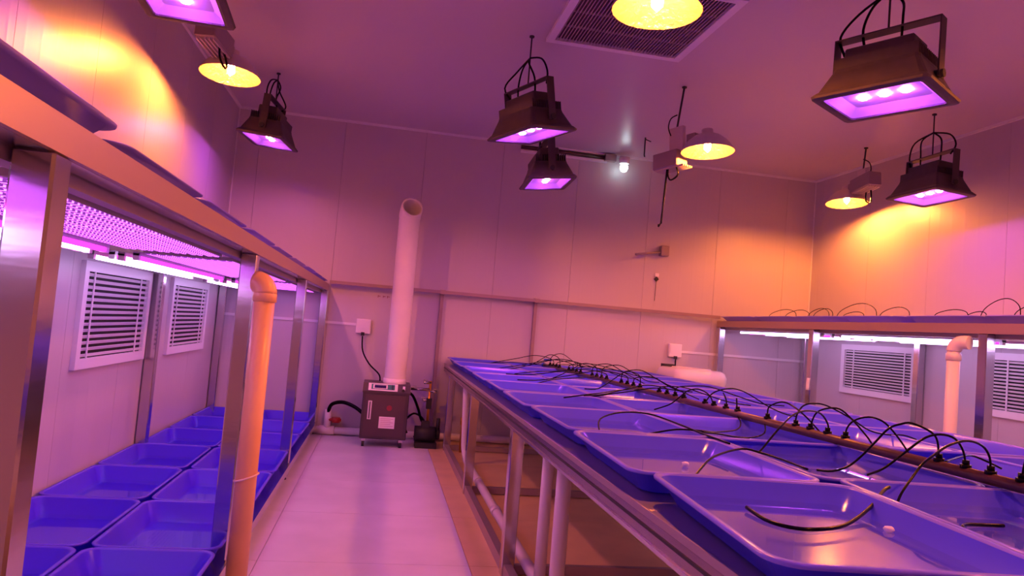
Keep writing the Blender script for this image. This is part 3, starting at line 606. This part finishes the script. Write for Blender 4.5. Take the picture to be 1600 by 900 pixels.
def wallbox(x, z, label):
    t = thing('socket_box', label, 'socket', (x, YB, z))
    bm = B(); bx(bm, -0.085, 0.085, -0.055, 0, -0.085, 0.085); bevel(bm, 0.008, 2); obj('housing', bm, M['white'], t)
    bm = B(); bx(bm, -0.07, 0.07, -0.062, -0.054, -0.03, 0.072); obj('cover', bm, M['white'], t)
    bm = B(); bx(bm, -0.02, 0.02, -0.075, -0.055, -0.11, -0.07); obj('plug', bm, M['blackm'], t)
wallbox(-0.21, 1.285, 'white socket box on the back wall above the humidifier hose')
wallbox(3.705, 1.30, 'white socket box on the back wall above the white machine')
def cord(pts, r, label, name='cord', m='black', cat='cord'):
    bm = B(); tube(bm, pts, r, 7, 5); return tag(obj(name, bm, M[m]), label, cat)
cord([(-0.21, 8.70, 1.17), (-0.19, 8.66, 1.0), (-0.10, 8.55, 0.86), (0.02, 8.42, 0.76), (0.04, 8.36, 0.69)], 0.009, 'black cord drooping from the left socket box to the humidifier')
cord([(3.705, 8.70, 1.20), (3.705, 8.69, 1.10), (3.70, 8.66, 0.98)], 0.009, 'short black cord hanging from the right socket box')
# lamp bulb with conduit on back wall
t = thing('white_lamp', 'small white bulb lit on a short bracket high on the back wall', 'lamp', (2.80, 8.60, 3.56))
bm = B(); cyl(bm, (0, 0, 0.02), (0, 0, 0.10), 0.062, 14, 0.07); obj('socket', bm, M['pvc'], t)
bm = B(); lathe(bm, [(0.03, 0.02), (0.05, -0.01), (0.052, -0.04), (0.035, -0.075), (0.006, -0.088)], n=14); obj('bulb', bm, M['bulbw'], t)
bm = B(); bx(bm, -0.015, 0.015, 0, 0.17, 0.09, 0.11); obj('bracket', bm, M['pvc'], t)
bm = B(); cyl(bm, (1.5, 8.74, 3.665), (2.66, 8.74, 3.665), 0.022, 10); o = obj('conduit', bm, M['pipe']); tag(o, 'brown conduit under the ceiling leading to the small white bulb', 'pipe')
bm = B(); bx(bm, 1.5, 2.62, 8.745, YB, 3.60, 3.635); tag(obj('cable_duct', bm, M['trim']), 'white duct just below the brown conduit near the ceiling', 'duct')
bm = B(); bx(bm, 2.58, 2.72, 8.68, YB, 3.62, 3.70); tag(obj('junction_box', bm, M['ballast']), 'small grey junction box at the end of the brown conduit', 'box')
bm = B(); tube(bm, [(2.78, 7.83, ZC), (2.78, 7.83, 3.52), (2.79, 7.83, 3.50)], 0.008, 6, 2); tube(bm, [(2.78, 7.83, 3.70), (2.86, 7.86, 3.69)], 0.006, 6, 1)
tag(obj('ceiling_hook', bm, M['blackm']), 'short bare hook rod hanging from the ceiling right of the bulb', 'hook')
# hanging cable, small bracket box, tag
cord([(2.395, 6.10, 3.04), (2.385, 6.10, 2.80), (2.375, 6.10, 2.60), (2.37, 6.10, 2.45)], 0.009, 'dark cable hanging straight down under the centre right lamp')
cord([(2.37, 6.10, 2.46), (2.345, 6.09, 2.42), (2.34, 6.08, 2.44)], 0.007, 'small curled cable end below the lamp')
t = thing('wall_bracket', 'small box with thin arm sticking out on the back wall', 'bracket', (3.46, YB, 2.555))
bm = B(); bx(bm, -0.055, 0.055, -0.09, 0, -0.065, 0.065); bevel(bm, 0.006, 1); obj('housing', bm, M['ballast'], t)
bm = B(); cyl(bm, (-0.05, -0.06, -0.02), (-0.42, -0.16, -0.095), 0.015, 8); obj('arm', bm, M['ballast'], t)
t = thing('hanging_sensor', 'tiny dark sensor with a thin wire on the back wall below the bracket', 'sensor', (3.395, YB, 2.19))
bm = B(); box(bm, (0, -0.012, 0), (0.045, 0.02, 0.045), Matrix.Rotation(0.78, 3, 'Y')); obj('sensor_body', bm, M['blackm'], t)
bm = B(); bx(bm, -0.02, 0.03, -0.016, 0, 0.03, 0.075); obj('clip', bm, M['white'], t)
bm = B(); cyl(bm, (0, -0.012, -0.02), (-0.005, -0.012, -0.28), 0.003, 6); obj('wire', bm, M['blackm'], t)
for i, (x, w_, h_) in enumerate(((-0.06, 0.03, 0.03), (0.0, 0.03, 0.025), (0.05, 0.03, 0.03), (0.105, 0.018, 0.06))):
    bm = B(); bx(bm, x-w_/2, x-w_/2+0.006, YB-0.002, YB, 1.655-h_/2, 1.655+h_/2); bx(bm, x-w_/2, x+w_/2, YB-0.002, YB, 1.655, 1.661)
    tag(obj('pen_mark', bm, M['redmark']), ['leftmost short pen stroke on the back wall left of the tall pipe', 'second short pen stroke left of the tall pipe', 'third short pen stroke left of the tall pipe', 'tallest pen stroke, right beside the tall pipe'][i], 'mark', 'pen strokes on the back wall')
# white top-loading machine behind the table
t = thing('washing_machine', 'white rounded top-loading machine behind the table at the back wall', 'machine', (3.745, 8.30, 0))
bm = B(); loft(bm, [rrect(0.32, 0.33, 0.08, 0.02), rrect(0.325, 0.34, 0.09, 0.1), rrect(0.325, 0.34, 0.09, 0.94), rrect(0.335, 0.36, 0.11, 0.965), rrect(0.335, 0.36, 0.11, 1.02), rrect(0.315, 0.34, 0.11, 1.075), rrect(0.28, 0.30, 0.10, 1.10)]); obj('body', bm, M['lid'], t)
bm = B(); lathe(bm, [(0.24, 1.098), (0.23, 1.112), (0.20, 1.114), (0.18, 1.102), (0.01, 1.100)], n=24); obj('lid', bm, M['pvc'], t)
bm = B(); bx(bm, -0.27, -0.12, 0.20, 0.30, 1.095, 1.13); obj('control_strip', bm, M['blackm'], t)
# ------------------------------------------------------------------ humidifier
t = thing('humidifier', 'dark grey wheeled industrial humidifier against the back wall with small control panel', 'humidifier', (0.135, 8.22, 0))
W, D, z0, z1 = 0.265, 0.20, 0.09, 0.68
bm = B(); bx(bm, -W, W-0.03, -D, D, z0, 0.60); bevel(bm, 0.008, 1); obj('cabinet', bm, M['cab'], t)
bm = B(); loft(bm, [[(-W-.006, -D-.008, 0.585), (W-.02, -D-.008, 0.585), (W-.02, D+.005, 0.585), (-W-.006, D+.005, 0.585)], [(-W-.006, -D-.008, 0.605), (W-.02, -D-.008, 0.605), (W-.02, D+.005, 0.605), (-W-.006, D+.005, 0.605)],
                    [(-W-.004, -D+0.04, 0.69), (W-.025, -D+0.04, 0.69), (W-.025, D, 0.69), (-W-.004, D, 0.69)]], smooth=False); top = obj('top_hood', bm, M['cab'], t)
# sloping control panel
n_ = Vector((0, -0.085, 0.048)).normalized(); ang = math.atan2(0.085, 0.048)
pn = bpy.data.objects.new('control_panel', None)
R_ = Matrix.Rotation(math.radians(60.5), 3, 'X')
def on_slope(u, v, su, sv, th=0.006, lift=0.0):
    bm = B(); c = Vector((u, v, lift)); box(bm, c, (su, sv, th)); bmesh.ops.rotate(bm, cent=(0, 0, 0), matrix=R_, verts=bm.verts)
    bmesh.ops.translate(bm, vec=(0, -D+0.016, 0.648), verts=bm.verts); return bm
cp = obj('control_panel', on_slope(-0.055, 0, 0.315, 0.085, 0.006, 0.004), M['white'], t)
obj('display_surround', on_slope(-0.055, 0.002, 0.25, 0.060, 0.006, 0.007), M['green'], cp)
obj('display_bezel', on_slope(-0.085, 0.002, 0.155, 0.048, 0.006, 0.010), M['white'], cp)
obj('display', on_slope(-0.085, 0.002, 0.125, 0.034, 0.006, 0.012), M['screen'], cp)
for k in range(3): obj('button', on_slope(0.045, -0.018+0.018*k, 0.02, 0.010, 0.006, 0.011), M['blackm'], cp)
obj('switch', on_slope(0.17, 0.0, 0.025, 0.045, 0.01, 0.006), M['white'], t)
bm = B(); bx(bm, -W+0.03, W-0.07, -D-0.004, -D, z0+0.03, 0.565); obj('front_door', bm, M['cabl'], t)
bm = B(); bx(bm, -W+0.065, -W+0.105, -D-0.012, -D-0.004, 0.30, 0.50); gd = obj('water_gauge', bm, M['pvc'], t)
bm = B(); bx(bm, -W+0.079, -W+0.091, -D-0.014, -D-0.012, 0.31, 0.49); obj('gauge_tube', bm, M['cab'], gd)
bm = B(); bx(bm, -0.07, 0.10, -D-0.007, -D-0.004, 0.21, 0.335); stc = obj('rating_plate', bm, M['white'], t)
for k in range(5):
    bm = B(); bx(bm, -0.055, 0.085-0.03*(k % 2), -D-0.0078, -D-0.007, 0.312-k*0.02, 0.316-k*0.02); obj('printed_line', bm, M['ink'], stc)
bm = B(); loft(bm, [[(0.03+0.03*math.cos(a), -D-0.0048, 0.43+0.03*math.sin(a)) for a in [2*PI*i/16 for i in range(16)]], [(0.03+0.03*math.cos(a), -D-0.006, 0.43+0.03*math.sin(a)) for a in [2*PI*i/16 for i in range(16)]]], smooth=False); obj('round_emblem', bm, M['redmark'], t)
for x in (-W+0.045, W-0.085):
    for y in (-D+0.04, D-0.04):
        bm = B(); cyl(bm, (x-0.014, y, 0.033), (x+0.014, y, 0.033), 0.033, 14); cs = obj('caster', bm, M['blackm'], t)
        bm = B(); bx(bm, x-0.02, x+0.02, y-0.018, y+0.018, 0.055, z0+0.002); obj('caster_fork', bm, M['steel'], cs)
bm = B(); cyl(bm, (W-0.10, -D-0.015, 0.63), (W-0.10, -D, 0.63), 0.016, 10); obj('knob', bm, M['blackm'], t)
# tall outlet pipe: open elbow at the top
t = thing('outlet_pipe', 'tall white pipe rising from the humidifier to an open elbow', 'pipe', (0.20, 8.20, 0.69))
bm = B(); lathe(bm, [(0.118, 0.0), (0.118, 1.86), (0.122, 1.865)], n=24); tp = obj('pipe_body', bm, M['pvc'], t)
bm = B()
def elbow(bm, c, R, r, a1, flare, n=20, m=8, d=(0, -1, 0)):
    # bend from +Z towards d
    rings = []
    D_ = Vector(d); c = Vector(c)
    for i in range(m+1):
        a = a1*i/m; ctr = c + D_*R*(1-math.cos(a)) + Vector((0, 0, R*math.sin(a)))
        tt = D_*math.sin(a) + Vector((0, 0, math.cos(a))); u = D_.cross(Vector((0, 0, 1))).normalized(); v = tt.cross(u)
        rings.append([bm.verts.new(ctr + (u*math.cos(2*PI*k/n)+v*math.sin(2*PI*k/n))*(r*(1+flare*(i == m)))) for k in range(n)])
    return rings, ctr, tt
def skin(bm, rings):
    n = len(rings[0])
    for a, b in zip(rings, rings[1:]):
        for i in range(n):
            f = bm.faces.new((a[i], a[(i+1) % n], b[(i+1) % n], b[i])); f.smooth = True
ra, ctr, tt = elbow(bm, (0, 0, 1.86), 0.13, 0.122, 1.15, 0.0, d=(0.25, -0.968, 0))
rb, _, _ = elbow(bm, (0, 0, 1.86), 0.13, 0.106, 1.15, 0.0, d=(0.25, -0.968, 0))
skin(bm, ra + rb[::-1]); obj('open_elbow', bm, M['pvc'], t)
bm = B(); lathe(bm, [(0.128, 0.0), (0.128, 0.05), (0.118, 0.052)], n=24); obj('collar', bm, M['pvc'], t)
# floor pipework at back wall
t = thing('floor_pipe', 'white water pipe along the foot of the back wall with an upright tee', 'pipe')
bm = B(); cyl(bm, (-0.66, 8.68, 0.055), (4.2, 8.68, 0.055), 0.042, 12); obj('pipe_body', bm, M['pvc'], t)
bm = B(); cyl(bm, (-0.515, 8.68, 0.055), (-0.515, 8.68, 0.29), 0.040, 12); cyl(bm, (-0.60, 8.68, 0.055), (-0.43, 8.68, 0.055), 0.052, 12); obj('tee', bm, M['pvc'], t)
bm = B(); cyl(bm, (-0.42, 8.66, 0.15), (-0.42, 8.66, 0.21), 0.05, 10); cyl(bm, (-0.50, 8.66, 0.18), (-0.36, 8.66, 0.18), 0.018, 8); obj('valve', bm, M['red'], t)
cord([(-0.515, 8.66, 0.27), (-0.48, 8.62, 0.36), (-0.36, 8.56, 0.40), (-0.22, 8.46, 0.37), (-0.10, 8.38, 0.30)], 0.022, 'thick black hose arching from the floor pipe to the humidifier', 'hose', cat='hose')
# clutter and valves right of the humidifier
cord([(0.33, 8.30, 0.60), (0.42, 8.35, 0.55), (0.50, 8.45, 0.40), (0.56, 8.52, 0.25), (0.66, 8.55, 0.15)], 0.016, 'black hose falling from the right side of the humidifier', 'hose', cat='hose')
cord([(0.40, 8.5, 0.10), (0.36, 8.5, 0.22), (0.46, 8.5, 0.33), (0.58, 8.5, 0.26), (0.58, 8.5, 0.12), (0.48, 8.5, 0.06)], 0.012, 'coiled black hose on the floor beside the humidifier', 'hose', cat='hose')
t = thing('valve_manifold', 'cluster of small taps and fittings at the left rear corner of the table', 'valve', (0.62, 8.45, 0))
bm = B(); cyl(bm, (0, 0, 0), (0, 0, 0.72), 0.016, 8); obj('riser', bm, M['orange'], t)
for z, x in ((0.70, -0.05), (0.60, 0.05), (0.50, -0.05), (0.62, -0.14)):
    bm = B(); cyl(bm, (0, 0, z), (x*1.6, -0.03, z), 0.018, 8); box(bm, (x*1.3, -0.03, z+0.03), (0.05, 0.014, 0.012)); obj('tap', bm, M['steel'], t)
bm = B(); bx(bm, -0.03, 0.03, -0.03, 0.03, 0.40, 0.52); obj('pump_body', bm, M['blackm'], t)
bm = B(); bx(bm, -0.12, 0.12, -0.09, 0.09, 0.0, 0.06); cyl(bm, (-0.13, 0, 0.15), (0.10, 0, 0.15), 0.085, 16); cyl(bm, (0.10, 0, 0.15), (0.15, 0, 0.15), 0.055, 12); bx(bm, -0.06, 0.03, -0.04, 0.04, 0.2, 0.29); cyl(bm, (0.125, 0, 0.18), (0.125, 0, 0.33), 0.022, 8)
tag(obj('water_pump', bm, M['blackm'], None, (0.60, 8.20, 0.0)), 'black pump unit on the floor between humidifier and table leg', 'pump')
for i, (x, y, m) in enumerate(((0.86, 8.35, 'orange'), (0.98, 8.0, 'orange'))):
    bm = B(); cyl(bm, (x, y, 0.0), (x, y, 0.62), 0.02, 8); cyl(bm, (x, y, 0.30), (x, y, 0.38), 0.03, 8)
    tag(obj('copper_riser', bm, M[m]), ('yellow riser pipe under the table end, at the rear leg', 'yellow riser pipe under the table, one step nearer than the rear one')[i], 'pipe')
# drain pipes under the table
def drain(pts, r, label, m='pvc', n=14, rings=()):
    t = thing('drain_pipe', label, 'pipe'); bm = B(); tube(bm, pts, r, n, 3 if len(pts) > 2 else 1); obj('pipe_body', bm, M[m], t)
    for a, b in rings:
        bm = B(); cyl(bm, a, b, r*1.15, n); obj('coupling', bm, M[m], t)
    return t
drain([(0.93, 3.75, 0.84), (0.93, 3.75, 0.0)], 0.031, 'upright white drain pipe under the table, left of the pair')
drain([(0.90, 3.30, 0.84), (0.90, 3.30, 0.0)], 0.036, 'upright white drain pipe under the table, right nearer one of the pair')
drain([(0.90, 7.3, 0.78), (0.92, 7.3, 0.40), (0.93, 7.3, 0.20), (0.94, 7.22, 0.10), (0.94, 7.05, 0.07), (0.94, 6.5, 0.07), (0.94, 2.2, 0.07)], 0.034, 'white drain pipe dropping behind the second table leg and running along the floor', rings=[((0.94, 5.2, 0.07), (0.94, 5.3, 0.07)), ((0.94, 6.2, 0.07), (0.94, 6.3, 0.07))])
# drain pipes on racks
t = thing('rack_drain_pipe', 'thick bent drain pipe tinted with yellow lamp light, standing in front of the left rack post', 'pipe', (-0.575, 3.70, 0))
bm = B(); cyl(bm, (0, 0, 0), (0, 0, 1.48), 0.050, 18); obj('pipe_body', bm, M['pvclit'], t)
bm = B(); r1, c_, t_ = elbow(bm, (0, 0, 1.47), 0.055, 0.056, 1.5, 0.0, d=(-0.9, 0.44, 0)); skin(bm, r1); bm.faces.new(r1[-1]); bm.faces.new(r1[0][::-1]); obj('bend', bm, M['pvclit'], t)
bm = B(); lathe(bm, [(0.050, 1.43), (0.0575, 1.432), (0.0575, 1.47), (0.055, 1.475)], n=18); obj('coupling', bm, M['pvclit'], t)
bm = B(); tube(bm, [(0.056*math.cos(a), 0.056*math.sin(a), 0.58+0.02*math.cos(a)) for a in [2*PI*i/16 for i in range(17)]], 0.005, 5, 1); obj('cable_tie', bm, M['tie'], t)
t = thing('rack_drain_pipe', 'white drain pipe with elbow beside the right rack post, between the two wall vents', 'pipe', (4.21, 4.74, 0))
bm = B(); cyl(bm, (0, 0, 0), (0, 0, 1.52), 0.045, 18); obj('pipe_body', bm, M['pvc'], t)
bm = B(); r1, c_, t_ = elbow(bm, (0, 0, 1.51), 0.07, 0.050, 1.57, 0.0, d=(0.35, -0.937, 0)); e2 = [bm.verts.new(v.co+Vector((0.35, -0.937, 0))*0.04) for v in r1[-1]]; skin(bm, r1+[e2]); bm.faces.new(e2); bm.faces.new(r1[0][::-1]); obj('bend', bm, M['pvc'], t)
bm = B(); lathe(bm, [(0.045, 1.44), (0.052, 1.442), (0.052, 1.49), (0.048, 1.495)], n=18); obj('coupling', bm, M['pvc'], t)
bm = B(); tube(bm, [(4.24, 6.62, 1.16), (4.235, 6.62, 1.10), (4.235, 6.62, 1.04)], 0.016, 8, 2); tag(obj('pipe_stub', bm, M['pvc']), 'small pale fitting on the right rack post left of the vent', 'fitting')
# small blue clip at far end of pipe
bm = B(); box(bm, (1.94, 8.25, 1.075), (0.09, 0.03, 0.025)); tag(obj('blue_clip', bm, M['blue']), 'small blue clip on the tubes at the far end of the pipe', 'clip')
